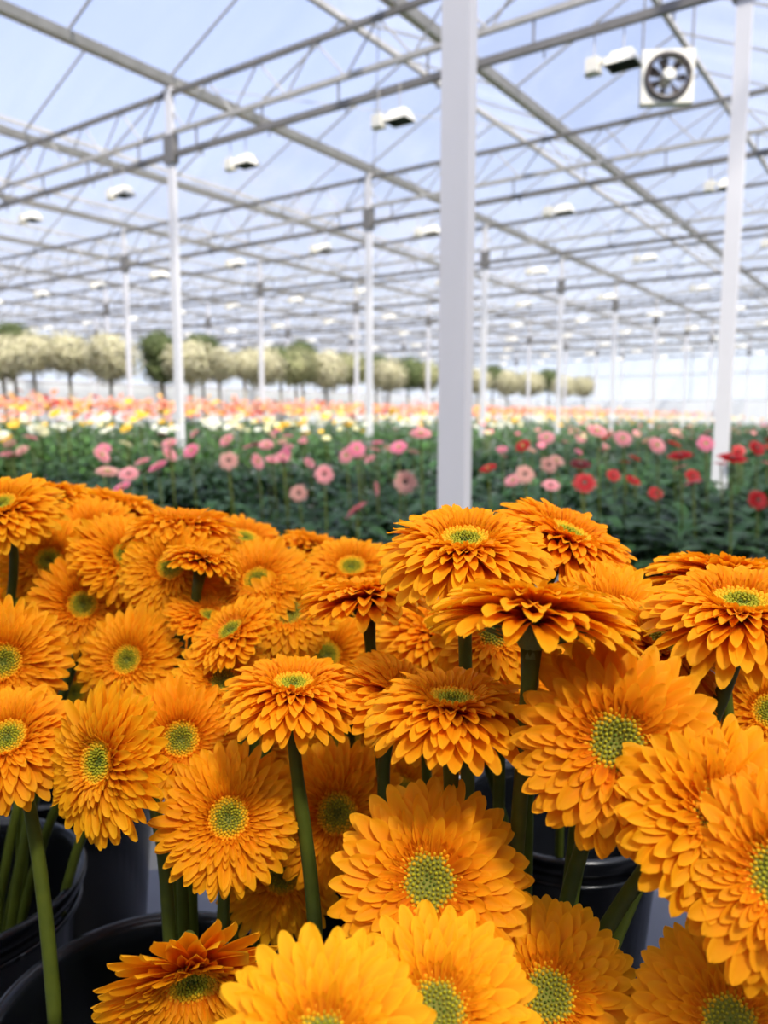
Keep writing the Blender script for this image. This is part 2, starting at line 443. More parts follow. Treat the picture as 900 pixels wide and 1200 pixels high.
for rr in (.09, .13, .17): gw.tube([(rr*math.cos(2*PI*k/32), -.085, rr*math.sin(2*PI*k/32)) for k in range(33)], .003, 4)
gw.build('guard_wires', M['black_metal'], fan)
for k in range(7):
    th = 2*PI*k/7; bl = MB(); V = []
    for t in np.linspace(.06, .2, 5):
        for s_ in (-1, 0, 1):
            a = th + s_*(.24 if t > .08 else .15); V.append((t*math.cos(a), s_*.022, t*math.sin(a)))
    F = [(i*3+q, i*3+q+1, i*3+q+4, i*3+q+3) for i in range(4) for q in range(2)]
    bl.add(V, F); bl.build('fan_blade', M['black_metal'], fan, True)
hb = MB(); hb.tube([(0, -.12, 0), (0, .1, 0)], .062, 20); hb.tube([(0, -.13, 0), (0, -.12, 0)], .05, 20); hb.build('motor_hub', M['white'], fan)
for sx in (-.25, .25): MB().tube([(sx, 0, -S), (sx, 0, RZ-.35-fc.z)], .011, 6).build('hanging_rod', M['steel_dark'], fan)

# ------------------------------------------------------------------ distant ball-crowned trees in a row
TX = -16.5
def tree(px, py, dpx, pal, label, back=0.0):
    base = at_x(px, py, TX - back + rnd.uniform(-.25, .25)); depth = project(base)[2]
    r = dpx*.66*depth/FPX
    root = empty('ball_tree', (base.x, base.y, 0), label, 'tree', None)
    cr_ = MB(); n = 1500
    u = nrg.normal(size=(n, 3)); u /= np.linalg.norm(u, axis=1)[:, None]
    lump = 1 + .10*np.sin(u[:, 0]*5+px)*np.sin(u[:, 1]*4+px*.7)
    rad = r*lump*(nrg.uniform(.72, 1.03, n))
    P = u*rad[:, None]*np.array([1.1, 1.1, .92]); P[:, 2] += base.z
    t1 = np.cross(u, nrg.normal(size=(n, 3))); t1 /= np.linalg.norm(t1, axis=1)[:, None]; t2 = np.cross(u, t1)
    t1 = t1*.6 + u*.4*nrg.uniform(-1, 1, (n, 1)); sz = r*.11
    V = np.stack([P-t1*sz, P+t2*sz*.5, P+t1*sz, P-t2*sz*.5], 1).reshape(-1, 3)
    pc = np.array(pal)[nrg.integers(0, len(pal), n)]*nrg.uniform(.85, 1.1, (n, 1))
    cr_.add(V, [(4*i, 4*i+1, 4*i+2, 4*i+3) for i in range(n)], 0, np.repeat(pc, 4, 0))
    # dense core
    th = np.linspace(0, PI, 10)
    cr_.lathe([(max(.001, .8*r*math.sin(a)), -.74*r*math.cos(a)+base.z) for a in th], 16, 0, (0, 0, 0), np.array(pal[0])*.8)
    cr_.build('crown', M['crown'], root, True)
    tk = MB(); tk.tube([(0, 0, .3), (.03, .02, base.z*.5), (0, 0, base.z-.5*r)], [.05, .04, .045], 8); tk.build('trunk', M['bark'], root, True)
    pt = MB(); pt.lathe([(0, 0), (.2, 0), (.25, .42), (.23, .42), (.21, .36), (0, .36)], 20); pt.build('pot', M['post'], root, True)
pale = [(.58, .53, .33), (.64, .59, .40), (.50, .47, .27)]
grn = [(.13, .17, .05), (.18, .21, .07), (.10, .13, .04)]
olv = [(.40, .39, .19), (.46, .44, .23), (.33, .34, .14)]
TR = [(2, 420, 46, 0), (14, 402, 34, 1), (38, 414, 44, 0), (80, 415, 44, 0), (128, 420, 50, 0), (186, 412, 34, 1), (190, 436, 36, 1), (222, 425, 46, 0), (236, 415, 34, 1), (256, 428, 36, 0),
      (286, 428, 30, 0), (306, 430, 42, 0), (328, 430, 34, 1), (346, 432, 40, 2), (354, 420, 28, 1), (382, 435, 40, 0), (410, 435, 34, 2), (440, 437, 30, 1), (455, 441, 34, 0), (478, 443, 34, 1),
      (500, 443, 30, 2), (560, 447, 26, 0), (577, 447, 24, 1), (594, 449, 27, 0), (620, 450, 27, 0), (643, 451, 24, 1), (660, 453, 24, 0), (684, 453, 22, 0)]
tc_n = {0: 0, 1: 0, 2: 0}
for px, py, d, k in TR:
    tc_n[k] += 1
    nm = ['pale beige round-crowned tree in the distant row', 'dark green round tree in the distant row', 'olive green round tree in the distant row'][k]
    tree(px, py - (0, 5, 2)[k], d, [pale, grn, olv][k], '%s, %s of its colour from the left' % (nm, ordinal(tc_n[k]-1)), (0, .9, .5)[k])

scr = empty('plastic_screen', (-19.3, 6, 0), 'long low white plastic screen behind the row of round trees', 'screen')
m_ = MB(); m_.box(-.015, .015, 0, YB-8, .1, 2.42); m_.build('sheet', M['wallwhite'], scr)
m_ = MB()
for z in (.1, 2.42): m_.box(-.03, .03, 0, YB-8, z-.03, z+.03)
m_.build('rail', M['post'], scr)
for k in range(int((YB-8)/2.4)+1): MB().box(.015, .06, k*2.4-.03, k*2.4+.03, 0, 2.42).build('upright', M['post'], scr)

# ------------------------------------------------------------------ gerbera beds
BEDS = [  # A from, A to, y start, flower height, leaf top, label
    (.75, 2.05, 3.3, 1.25, 1.12, 'red'), (2.45, 3.75, .9, 1.23, 1.05, 'near pink'), (4.2, 5.5, 1.9, 1.30, 1.12, 'second pink'),
    (5.9, 7.1, 2.9, 1.39, 1.22, 'white'), (7.5, 8.7, 3.9, 1.47, 1.3, 'yellow'), (9.1, 10.6, 4.6, 1.60, 1.34, 'near coral'), (11.0, 12.6, 5.6, 1.68, 1.42, 'middle coral'), (13.0, 14.8, 6.5, 1.74, 1.5, 'far coral')]
YEND = YB - 2.0
for a0, a1, ys, fh, lh, nm in BEDS:
    tb = empty('planting_trough', (-(a0+a1)/2, ys, 0), 'long raised planting trough under the %s gerberas' % nm, 'planter')
    hw = (a1-a0)/2; z0 = lh-.55
    m_ = MB(); ln = YEND-ys
    m_.box(-hw, hw, 0, ln, z0, z0+.03); m_.box(-hw, -hw+.03, 0, ln, z0, z0+.2); m_.box(hw-.03, hw, 0, ln, z0, z0+.2); m_.box(-hw+.03, hw-.03, .0, .03, z0, z0+.2)
    m_.box(-hw+.03, hw-.03, .03, ln, z0+.03, z0+.17)
    m_.build('trough_body', M['trough'], tb)
    y = .4
    while y < ln:
        for sx in (-hw+.1, hw-.1): MB().box(sx-.03, sx+.03, y-.03, y+.03, 0, z0).build('leg', M['steel'], tb)
        y += 4.0
    # leaves
    near = a0 < 5.8
    n = int(7500 if near else (4200 if a0 < 9 else 3000))
    u = nrg.random(n); yy = ys + (YEND-ys)*(np.exp(u*2.3)-1)/(math.exp(2.3)-1)
    xx = -(nrg.uniform(a0-.15, a1+.15, n)); hh = nrg.uniform(0, 1, n)
    az = nrg.uniform(0, 2*PI, n); ln_ = nrg.uniform(.16, .30, n); wd = ln_*nrg.uniform(.24, .36, n)
    el = nrg.uniform(.15, 1.15, n)
    zz = z0+.15 + hh*(lh-z0-.30)
    T = np.array([0, .3, .62, 1.0]); W = np.array([.25, .8, 1.0, .12])
    ca, sa = np.cos(az), np.sin(az)
    P = np.zeros((n, 4, 3, 3))
    for q, (t, w_) in enumerate(zip(T, W)):
        ang = el*(1-.75*t); rr = ln_*t*np.cos(el*(1-.4*t)); dz = ln_*t*np.sin(el*(1-.75*t))*.95
        for s_i, s_ in enumerate((-1, 0, 1)):
            off = s_*wd*w_*.5
            P[:, q, s_i, 0] = xx + ca*rr - sa*off; P[:, q, s_i, 1] = yy + sa*rr + ca*off
            P[:, q, s_i, 2] = zz + dz + abs(s_)*wd*.16*w_*(1 if q % 2 else .4)
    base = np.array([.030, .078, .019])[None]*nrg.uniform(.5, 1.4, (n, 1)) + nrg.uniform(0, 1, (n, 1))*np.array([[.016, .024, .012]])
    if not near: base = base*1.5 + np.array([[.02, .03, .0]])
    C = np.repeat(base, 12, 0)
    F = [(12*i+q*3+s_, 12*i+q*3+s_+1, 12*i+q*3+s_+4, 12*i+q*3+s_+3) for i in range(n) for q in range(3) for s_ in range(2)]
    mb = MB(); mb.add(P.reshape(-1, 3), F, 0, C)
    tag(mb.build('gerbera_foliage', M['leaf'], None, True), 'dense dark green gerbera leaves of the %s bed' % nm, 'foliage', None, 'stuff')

# simple field gerbera head (radius 1)
def ring(mb, n, r0, ln, wd, el, curl, mi, seed, zb=0.0, nl=4, cup=.18, colr=None):
    g = np.random.default_rng(seed)
    for k in range(n):
        az = 2*PI*(k+.3*g.random())/n
        T = np.linspace(0, 1, nl); V = []; r, z = r0, zb; l_ = ln*g.uniform(.9, 1.06)
        for i, t in enumerate(T):
            if i: 
                ang = el + curl*(t-.5/(nl-1)); r += math.cos(ang)*l_/(nl-1); z += math.sin(ang)*l_/(nl-1)
            ww = wd*(.45+.55*min(1, t/.55))*(1 if t < .8 else (.85 if t < .99 else .3))
            for s_ in (-1, 0, 1): 
                V.append((r*math.cos(az)-s_*ww/2*math.sin(az), r*math.sin(az)+s_*ww/2*math.cos(az), z+cup*abs(s_)*ww))
        mb.add(V, [(i*3+q, i*3+q+1, i*3+q+4, i*3+q+3) for i in range(nl-1) for q in range(2)], mi)
def simple_petals(seed):
    m_ = MB(); ring(m_, 20, .15, .86, .26, .12, -.25, 0, seed); ring(m_, 18, .14, .62, .2, .3, -.2, 0, seed+1, .03); ring(m_, 16, .14, .34, .13, .6, -.2, 0, seed+2, .05)
    return m_
eye_prof = [(.26, .02), (.25, .09), (.18, .13), (.08, .11), (0, .09)]
FM = {}
def field_mesh(color, dark_eye):
    k = (color, dark_eye)
    if k not in FM:
        pm_ = simple_petals(len(FM)*5+3).mesh('gerbera_petals', M['fl_'+color], True)
        em = MB(); em.lathe(eye_prof, 14); em = em.mesh('gerbera_eye', M['eye_dark' if dark_eye else 'eye_green'], True)
        one = simple_petals(len(FM)*5+4); one.lathe(eye_prof, 10, 1)
        one.tube([(0, 0, -.06), (0, 0, 0)], .15, 6, 2)
        FM[k] = (pm_, em, one.mesh('gerbera_far', [M['fl_'+color], M['eye_dark' if dark_eye else 'eye_green'], M['stem']], True))
    return FM[k]
stem_mb = MB(); stem_mb.tube([(0, 0, -1), (.02, .01, -.5), (0, 0, 0)], [.0045, .004, .004], 6); STEM_ME = stem_mb.mesh('gerbera_stem', M['stem'], True)
def rot_to(n, spin=0.0):
    n = Vector(n).normalized()
    return n.to_track_quat('Z', 'Y').to_matrix().to_4x4() @ Matrix.Rotation(spin, 4, 'Z')
def field_flower(p, rad, color, tilt, label, group, bottom, dark_eye=False, parts=True):
    root = empty('gerbera', (p.x, p.y, p.z), label, 'flower', group)
    pm_, em, one = field_mesh(color, dark_eye)
    mt = rot_to(tilt, rnd.uniform(0, 6)) @ Matrix.Scale(rad, 4)
    if parts:
        link('petals', pm_, root, mt); link('eye', em, root, mt)
    else:
        link('flower_head', one, root, mt)
    link('stem', STEM_ME, root, Matrix.Diagonal((1, 1, max(.1, p.z-bottom), 1)))
    return root
def rtilt(face=.35):
    back = -ray(450, 520); back.z = 0; back.normalize()
    v = Vector((rnd.gauss(0, .42), rnd.gauss(0, .42), 1.0)) + back*rnd.uniform(0, face*2)
    return v
# individually seen flowers of the near beds: px, py, diameter px, colour, dark eye, facing, label
def cv(x, y, z): return CAMQ @ Vector((x, y, z))
NEARF = [
 (185, 546, 26, 'rose', 0, (-.4, .8, .4), 'bright rose-pink gerbera left of centre over the dark leaves, tilted left'),
 (224, 528, 22, 'rose', 0, (-.3, .5, .7), 'rose-pink gerbera just right of the tilted bright one'),
 (199, 532, 22, 'pink', 0, (.7, .5, .4), 'pale pink gerbera seen sideways between two rose-pink ones'),
 (302, 541, 22, 'pink', 0, (.8, .3, .5), 'pink gerbera turned right, standing over the leaves at left centre'),
 (268, 540, 24, 'peach', 1, (.1, .3, .9), 'dusty peach gerbera with dark eye below the white ones'),
 (312, 521, 20, 'pink', 0, (0, .7, .6), 'small pink gerbera under the yellow and white strip, left centre'),
 (265, 516, 20, 'pink', 0, (-.4, .5, .6), 'pink gerbera directly left under the white strip'),
 (380, 556, 24, 'pink', 1, (.1, .15, 1), 'coral-pink gerbera facing the viewer with dark ring eye'),
 (350, 578, 22, 'peach', 1, (0, .2, 1), 'brownish pink small gerbera low among the leaves'),
 (418, 598, 34, 'pink', 0, (-.6, .75, -.1), 'drooping pink gerbera seen from the side just left of the large post'),
 (441, 573, 20, 'pink', 0, (.95, .1, .2), 'narrow pink gerbera seen edge-on left of the large post'),
 (406, 534, 22, 'pink', 0, (-.4, .3, .8), 'pink gerbera in pair, lower left of the two'),
 (418, 526, 22, 'rose', 0, (.1, .4, .8), 'rose gerbera in pair, upper right of the two'),
 (467, 524, 22, 'rose', 0, (-.2, .6, .7), 'rose-pink gerbera left of the large post'),
 (475, 565, 29, 'peach', 1, (0, .1, 1), 'round peach gerbera with brown eye facing the viewer beside the large post'),
 (493, 508, 28, 'pink', 0, (0, .8, .5), 'wide light pink gerbera touching the left edge of the large post'),
 (615, 556, 24, 'peach', 1, (0, .3, .9), 'dull peach gerbera right of the large post'),
 (643, 545, 22, 'peach', 1, (.2, .3, .9), 'faded peach gerbera beside the darkest red one'),
 (680, 544, 26, 'darkred', 1, (0, .8, .5), 'very dark red gerbera directly above a bright red one'),
 (685, 566, 28, 'red', 0, (-.1, .4, .8), 'bright red ragged gerbera under the very dark red one'),
 (719, 557, 18, 'red', 0, (.1, .5, .8), 'small red gerbera right of the dark red pair'),
 (742, 563, 20, 'red', 0, (.3, .7, .5), 'red gerbera, lower middle of the red group'),
 (768, 578, 18, 'red', 0, (0, .4, .9), 'small lowest red gerbera at the middle of the red group'),
 (797, 534, 30, 'red', 0, (-.2, .85, .3), 'red gerbera seen from its side left of the right post'),
 (812, 558, 20, 'red', 0, (.1, .4, .8), 'dim red gerbera between two posts, low in the leaves'),
 (858, 537, 34, 'red', 0, (0, .85, .4), 'wide dark red gerbera hiding the foot of the right post'),
 (887, 525, 22, 'red', 0, (.2, .5, .8), 'red gerbera at the right edge above the others'),
 (888, 586, 26, 'red', 0, (.1, .3, .9), 'lone red gerbera lowest at the right edge'),
 (640, 513, 22, 'pink', 0, (-.1, .6, .7), 'pink gerbera in the right field, first of a pink row from the large post'),
 (700, 505, 26, 'pink', 0, (.1, .7, .6), 'light pink gerbera in the middle of the right pink row'),
 (730, 514, 24, 'pink', 0, (0, .5, .8), 'pink gerbera low at the middle of the right pink row'),
 (770, 522, 24, 'pink', 0, (.2, .4, .8), 'pink gerbera in front of the right post, towards the large one'),
 (827, 520, 22, 'rose', 0, (0, .3, .9), 'rose gerbera touching the left side of the right post'),
]
bed_of = lambda a: min(BEDS, key=lambda b: abs((b[0]+b[1])/2-a))
for px, py, d, c, de, n, lab in NEARF:
    rad = .05 if d < 30 else .058
    dep = FPX*2*rad/d
    if c in ('red', 'darkred'): dep = min(dep, 4.6)
    p = at_depth(px, py, dep); rad = d*dep/FPX/2
    b_ = bed_of(-p.x)
    inb = b_[0] < -p.x < b_[1] and p.y > b_[2]
    field_flower(p, rad, c, cv(*n), lab, None, b_[4]-.40 if inb else 0.0, bool(de) or c == 'red')

# more flowers scattered over the beds
def scatter(bed, count, colors, label, group, rad, maxd=99, parts=False, ypow=2.0, dark=.3, dz=.06):
    a0, a1, ys, fh, lh, nm = bed; k = 0; tries = 0
    while k < count and tries < count*60:
        tries += 1
        u = rnd.random(); y = ys + (YEND-ys)*(math.exp(u*ypow)-1)/(math.exp(ypow)-1)
        p = Vector((-rnd.uniform(a0+.08, a1-.08), y, fh + rnd.gauss(0, dz)))
        pr = project(p)
        if pr is None or pr[0] < -8 or pr[0] > 908 or pr[1] > 590 or pr[2] > maxd: continue
        field_flower(p, rad*rnd.uniform(.85, 1.12), rnd.choice(colors), rtilt(), label, group, lh-.40, rnd.random() < dark, parts and pr[2] < 8)
        k += 1
scatter(BEDS[0], 22, ['red', 'red', 'peach', 'pink'], 'small gerbera standing over the leaves of the bed nearest the right post', 'gerberas of the red bed', .046, parts=True, ypow=2.6)
scatter(BEDS[1], 55, ['pink', 'pink', 'rose', 'peach', 'bronze'], 'pink gerbera standing loosely in the nearest pink bed', 'pink gerberas of the nearest pink bed', .047, parts=True, ypow=2.4)
scatter(BEDS[2], 80, ['pink', 'pink', 'rose', 'peach', 'bronze', 'cream'], 'pink gerbera in the second pink bed, before the white ones', 'pink gerberas of the second pink bed', .048, ypow=2.2)
scatter(BEDS[3], 80, ['white', 'white', 'yellow'], 'white or yellow gerbera in the strip before the yellow ones', 'gerberas of the white strip', .066, dz=.05, ypow=2.0, dark=0)
scatter(BEDS[4], 45, ['yellow', 'cream', 'yellow'], 'yellow or cream gerbera in the strip before the coral beds', 'gerberas of the yellow strip', .066, ypow=1.9, dark=0)
# the uncountable rest far behind: one mesh per bed
def far_mass(bed, n, colors, label, rad):
    a0, a1, ys, fh, lh, nm = bed
    src = simple = MB(); ring(simple, 14, .1, .9, .36, .15, -.25, 0, 5, nl=3); simple.lathe([(.25, .03), (.2, .1), (0, .1)], 6)
    V0 = np.concatenate(simple.v); F0 = simple.f; nv = len(V0)
    mb = MB(); 
    for k in range(n):
        u = rnd.random(); y = ys + (YEND-ys)*(math.exp(u*1.4)-1)/(math.exp(1.4)-1)
        m3 = np.array(rot_to(rtilt(.5), rnd.uniform(0, 6)).to_3x3())
        P = V0@m3.T*rad*rnd.uniform(.8, 1.15) + np.array([-rnd.uniform(a0+.05, a1-.05), y, fh+rnd.gauss(0, .08)])
        mb.add(P, F0, rnd.randrange(len(colors)))
    tag(mb.build('gerbera_blooms', [M['fl_'+c] for c in colors], None, True), label, 'flowers', None, 'stuff')
far_mass(BEDS[6], 1100, ['coral', 'salmon', 'coral', 'salmon', 'gold'], 'blurred mass of coral-orange blooms in the middle coral bed', .055)
far_mass(BEDS[7], 1300, ['coral', 'salmon', 'gold', 'coral'], 'blurred mass of coral-orange blooms in the farthest bed', .055)
far_mass(BEDS[5], 800, ['coral', 'salmon', 'red', 'gold'], 'mass of coral blooms filling the near coral bed', .052)
far_mass(BEDS[4], 330, ['yellow', 'yellow', 'cream'], 'mass of yellow and cream blooms filling the yellow strip', .05)
far_mass(BEDS[3], 160, ['white', 'cream'], 'mass of white blooms filling the white strip', .05)

# ------------------------------------------------------------------ table and buckets in the foreground
TZ = .66
tbl = empty('work_table', ground(0, .72, 0), 'dark grey table top seen between black buckets at lower left', 'table', rz=HEAD)
MB().box(-.95, .95, -.62, .62, TZ-.04, TZ).build('table_top', M['table'], tbl)
MB().box(-.95, .95, -.62, -.60, TZ-.10, TZ-.04).add([], []).build('apron', M['table'], tbl)
for sx in (-.9, .9):
    for sy in (-.57, .57): MB().box(sx-.025, sx+.025, sy-.025, sy+.025, 0, TZ-.04).build('leg', M['steel_dark'], tbl)
def bucket_mesh():
    b_ = MB()
    b_.lathe([(0, .004), (.105, .004), (.108, .0), (.11, .006), (.132, .27), (.137, .272), (.146, .288), (.147, .297), (.143, .302), (.138, .301), (.132, .292), (.127, .27), (.105, .012), (0, .012)], 56)
    return b_.mesh('bucket_body', M['bucket'], True)
BK_ME = bucket_mesh()
hm = MB(); hm.tube([(.137*math.cos(a), .137*math.sin(a), .262) for a in np.linspace(0, 2*PI, 49)], .004, 6); HOOP = hm.mesh('hoop', M['bucket'], True)
BUCK = [((-.505, .84), 'black flower bucket at the left edge, full of green stems'),
        ((-.215, .64), 'nearly empty black bucket with a glossy rim at the lower left corner'),
        ((.10, .66), 'black bucket under the central orange gerberas'),
        ((.42, .60), 'black bucket under the large orange gerberas at right'),
        ((-.06, 1.02), 'black bucket behind, under the left hand orange gerberas'),
        ((.25, 1.02), 'black bucket behind, under the middle back orange gerberas'),
        ((.56, .93), 'black bucket behind, under the right back orange gerberas'),
        ((-.50, 1.15), 'black bucket farthest back at left under small orange gerberas')]
for (X, F_), lab in BUCK:
    r_ = empty('flower_bucket', ground(X, F_, TZ), lab, 'bucket', 'black flower buckets')
    link('bucket_body', BK_ME, r_); link('hoop', HOOP, r_)

# ------------------------------------------------------------------ double gerbera heads (radius 1, facing +z)
DEEP = np.array([.74, .14, .002]); MIDC = np.array([.92, .31, .003]); TIPC = np.array([.96, .44, .008])
TS = {9: np.array([0, .2, .42, .62, .76, .87, .94, .98, 1.0]), 8: np.array([0, .25, .5, .68, .82, .92, .975, 1.0]), 6: np.array([0, .3, .6, .82, .95, 1.0])}
def petal(mb, g, az, r0, z0, ln, wd, el, curl, cup, nl=7, nw=5, tip=.5, deep=0.0, twist=0.0):
    T = TS[nl]
    S_ = np.linspace(-1, 1, nw)
    r, z = r0, z0; Rr = []; Zz = []; An = []
    pt = 0
    for t in T:
        ang = el + curl*t*t
        r += math.cos(ang)*(t-pt)*ln; z += math.sin(ang)*(t-pt)*ln; pt = t
        Rr.append(r); Zz.append(z); An.append(ang)
    Rr = np.array(Rr); Zz = np.array(Zz); An = np.array(An)
    wt = np.where(T < .66, .42+.58*np.sin(np.clip(T/.66, 0, 1)*PI/2), np.sqrt(np.clip(1-((T-.66)/.347)**2, 0, 1)))
    wt[-1] = .20
    V = np.zeros((nl, nw, 3)); C = np.zeros((nl, nw, 3))
    ca, sa = math.cos(az), math.sin(az)
    for i in range(nl):
        for q, s_ in enumerate(S_):
            off = s_*wd/2*wt[i]
            up = cup*(s_*s_)*wd*wt[i] - .04*wd*(math.cos(s_*PI*1.5)) + twist*s_*wd*.3
            # pull the tip corners back a little so the end is round
            rr = Rr[i] - math.sin(An[i])*up - (abs(s_)**2)*.06*wd*(T[i]**6); zz = Zz[i] + math.cos(An[i])*up
            V[i, q] = (rr*ca-off*sa, rr*sa+off*ca, zz)
            t = T[i]
            c = DEEP*(1-t)+MIDC*t if t < .6 else MIDC*(1-(t-.6)/.4*.9)+TIPC*((t-.6)/.4*.9)
            c = c*(1-deep)+DEEP*deep
            eg = .75*abs(s_)**3*min(1, t*1.4); C[i, q] = c*(1-eg)+TIPC*1.04*eg
    C *= g.uniform(.94, 1.05)
    F = [(i*nw+q, i*nw+q+1, (i+1)*nw+q+1, (i+1)*nw+q) for i in range(nl-1) for q in range(nw-1)]
    mb.add(V.reshape(-1, 3), F, 0, C.reshape(-1, 3))

def make_head(seed, kind):
    """rings: r0, z0, length, width, elevation, curl, cup, count, deep"""
    g = np.random.default_rng(seed)
    if kind == 'flat':
        rings = [('o', .15, -.02, .86, .16, .0, -.12, .10, 32, 0), ('o', .15, .01, .84, .155, .08, -.18, .12, 32, 0), ('o', .15, .035, .77, .145, .15, -.22, .14, 32, 0),
                 ('m', .16, .05, .68, .13, .22, -.26, .18, 32, 0), ('m', .165, .065, .58, .115, .31, -.30, .2, 32, .0), ('m', .18, .075, .47, .10, .42, -.32, .22, 32, .1), ('m', .195, .085, .375, .085, .54, -.28, .26, 32, .2),
                 ('i', .21, .085, .28, .068, .70, -.05, .3, 32, .35), ('i', .235, .085, .19, .052, .9, .25, .34, 32, .5), ('i', .25, .08, .13, .042, 1.1, .5, .34, 32, .5)]
    elif kind == 'wide':
        rings = [('o', .14, -.02, .87, .205, .03, -.12, .09, 26, 0), ('o', .14, .01, .85, .20, .10, -.16, .10, 26, 0), ('o', .15, .04, .77, .19, .17, -.18, .12, 26, 0),
                 ('m', .16, .06, .67, .17, .25, -.22, .14, 26, 0), ('m', .165, .07, .56, .15, .34, -.25, .18, 26, .0), ('m', .18, .08, .44, .125, .46, -.22, .2, 26, .05), ('m', .20, .085, .33, .10, .6, -.12, .25, 26, .2),
                 ('i', .27, .085, .20, .07, .85, .2, .32, 28, .3), ('i', .305, .08, .12, .055, 1.1, .5, .34, 32, .4)]
    elif kind == 'dome':
        rings = [('o', .14, -.05, .89, .19, .10, -.66, .10, 26, 0), ('o', .14, -.01, .88, .18, .20, -.64, .12, 27, 0), ('o', .15, .03, .83, .165, .28, -.60, .14, 28, 0),
                 ('m', .16, .06, .74, .15, .36, -.58, .17, 28, 0), ('m', .165, .09, .65, .135, .44, -.58, .2, 28, .0), ('m', .175, .115, .56, .12, .52, -.55, .22, 29, .0), ('m', .19, .135, .46, .105, .60, -.48, .24, 29, .1),
                 ('m', .21, .15, .37, .09, .72, -.38, .28, 30, .2), ('i', .235, .165, .26, .068, .86, -.1, .3, 30, .35), ('i', .255, .17, .17, .054, 1.0, .2, .34, 30, .45), ('i', .265, .17, .12, .045, 1.15, .5, .34, 30, .5)]
    elif kind == 'droop':
        rings = [('o', .14, -.03, .92, .20, .14, -.72, .10, 26, 0), ('o', .14, .0, .91, .195, .21, -.68, .12, 27, 0), ('o', .15, .03, .86, .18, .28, -.64, .14, 28, 0),
                 ('m', .16, .06, .78, .165, .36, -.60, .17, 28, 0), ('m', .165, .09, .69, .15, .43, -.58, .2, 28, 0), ('m', .175, .115, .59, .135, .51, -.55, .22, 29, 0), ('m', .19, .135, .47, .11, .60, -.5, .24, 29, .1),
                 ('i', .22, .15, .34, .085, .75, -.3, .28, 30, .2), ('i', .25, .16, .2, .06, .95, .1, .32, 30, .35), ('i', .265, .16, .13, .045, 1.1, .4, .34, 30, .4)]
    else:  # cupped: outer petals raised
        rings = [('o', .14, -.02, .90, .21, .20, .18, .14, 22, 0), ('o', .14, .01, .88, .20, .30, .12, .16, 22, 0), ('o', .15, .035, .78, .175, .38, .05, .18, 24, 0),
                 ('m', .16, .055, .64, .14, .48, .0, .2, 26, 0), ('m', .17, .07, .50, .115, .58, -.05, .24, 28, .1), ('i', .19, .08, .38, .085, .70, .0, .28, 28, .2),
                 ('i', .22, .085, .27, .065, .85, .1, .3, 28, .35), ('i', .245, .085, .18, .05, 1.0, .35, .34, 30, .45)]
    mbs = {'o': MB(), 'm': MB(), 'i': MB()}
    for ri, (p, r0, z0, ln, wd, el, cu, cp, n, dp) in enumerate(rings):
        ph = g.random()
        for k in range(n):
            nl, nw = (9, 5) if p == 'o' else ((8, 5) if p == 'm' else (6, 3))
            petal(mbs[p], g, 2*PI*(k+ph+g.normal(0, .13))/n, r0*g.uniform(.97, 1.03), z0+g.normal(0, .008), ln*g.uniform(.94, 1.04), wd*g.uniform(.88, 1.1),
                  el+g.normal(0, .055), cu+g.normal(0, .10), cp*g.uniform(.7, 1.5), nl, nw, deep=dp, twist=g.normal(0, .25))
    # disc florets on a low dome with a sunk centre
    hz = rings[-1][2]
    ds = MB(); rd = .315 if kind == 'wide' else .262
    ds.lathe([(rd, hz-.03), (rd*.95, hz+.03), (rd*.7, hz+.055), (rd*.35, hz+.02), (.001, hz-.005)], 28, 0, (0, 0, 0), (.22, .21, .025))
    nb = 165
    for k in range(nb):
        f = (k+.5)/nb; r = rd*math.sqrt(f)*.99; a = k*2.399963
        q = r/rd; zc = hz + .05*math.sin(min(1, q*1.25)*PI*.78) - .005
        sr = .0105 + .0125*q; h = .022+.036*q
        if q > .86: c = np.array([.86, .36, .008])*g.uniform(.85, 1.1); h *= 1.35; sr *= 1.1
        elif q > .60: c = np.array([.66, .38, .010])*g.uniform(.8, 1.15); h *= 1.15
        elif q > .22: c = np.array([.34, .31, .014])*g.uniform(.75, 1.25)
        else: c = np.array([.10, .14, .012])*g.uniform(.7, 1.4)
        lean = Vector((math.cos(a)*(.55*q-.1), math.sin(a)*(.55*q-.1), 1)).normalized()
        p0 = Vector((r*math.cos(a), r*math.sin(a), zc-.01))
        ds.tube([p0, p0+lean*h*.55, p0+lean*h*.9, p0+lean*h], [sr*.8, sr*1.12, sr*.75, sr*.15], 6, 0, True, c)
    cx = MB()
    cx.lathe([(.075, -.34), (.09, -.26), (.17, -.16), (.27, -.07), (.30, -.0), (.2, .02)], 24)
    for rr_, zz_, cnt, lnb, elb in ((.2, -.17, 16, .26, .55), (.26, -.11, 18, .24, .35), (.29, -.05, 20, .22, .15)):
        for k in range(cnt):
            a = 2*PI*(k+.5*g.random())/cnt; V = []
            for t in np.linspace(0, 1, 4):
                r = rr_+.02+lnb*t*math.cos(elb); z = zz_+lnb*t*math.sin(elb)*.6-.012
                for s_ in (-1, 0, 1): V.append((r*math.cos(a)-s_*.028*(1-t*.9)*math.sin(a), r*math.sin(a)+s_*.028*(1-t*.9)*math.cos(a), z+(.006 if s_ else -.006)))
            cx.add(V, [(i*3+q, i*3+q+1, i*3+q+4, i*3+q+3) for i in range(3) for q in range(2)])
    return dict(outer_petals=mbs['o'].mesh('outer_petals', M['petal']), middle_petals=mbs['m'].mesh('middle_petals', M['petal']), inner_petals=mbs['i'].mesh('inner_petals', M['petal']),
                eye=ds.mesh('eye_florets', M['disc']), calyx=cx.mesh('calyx', M['calyx']))
HEADS = {k: [make_head(100+7*i+31*s, k) for s in range(2)] for i, k in enumerate(('flat', 'wide', 'dome', 'droop', 'cup'))}

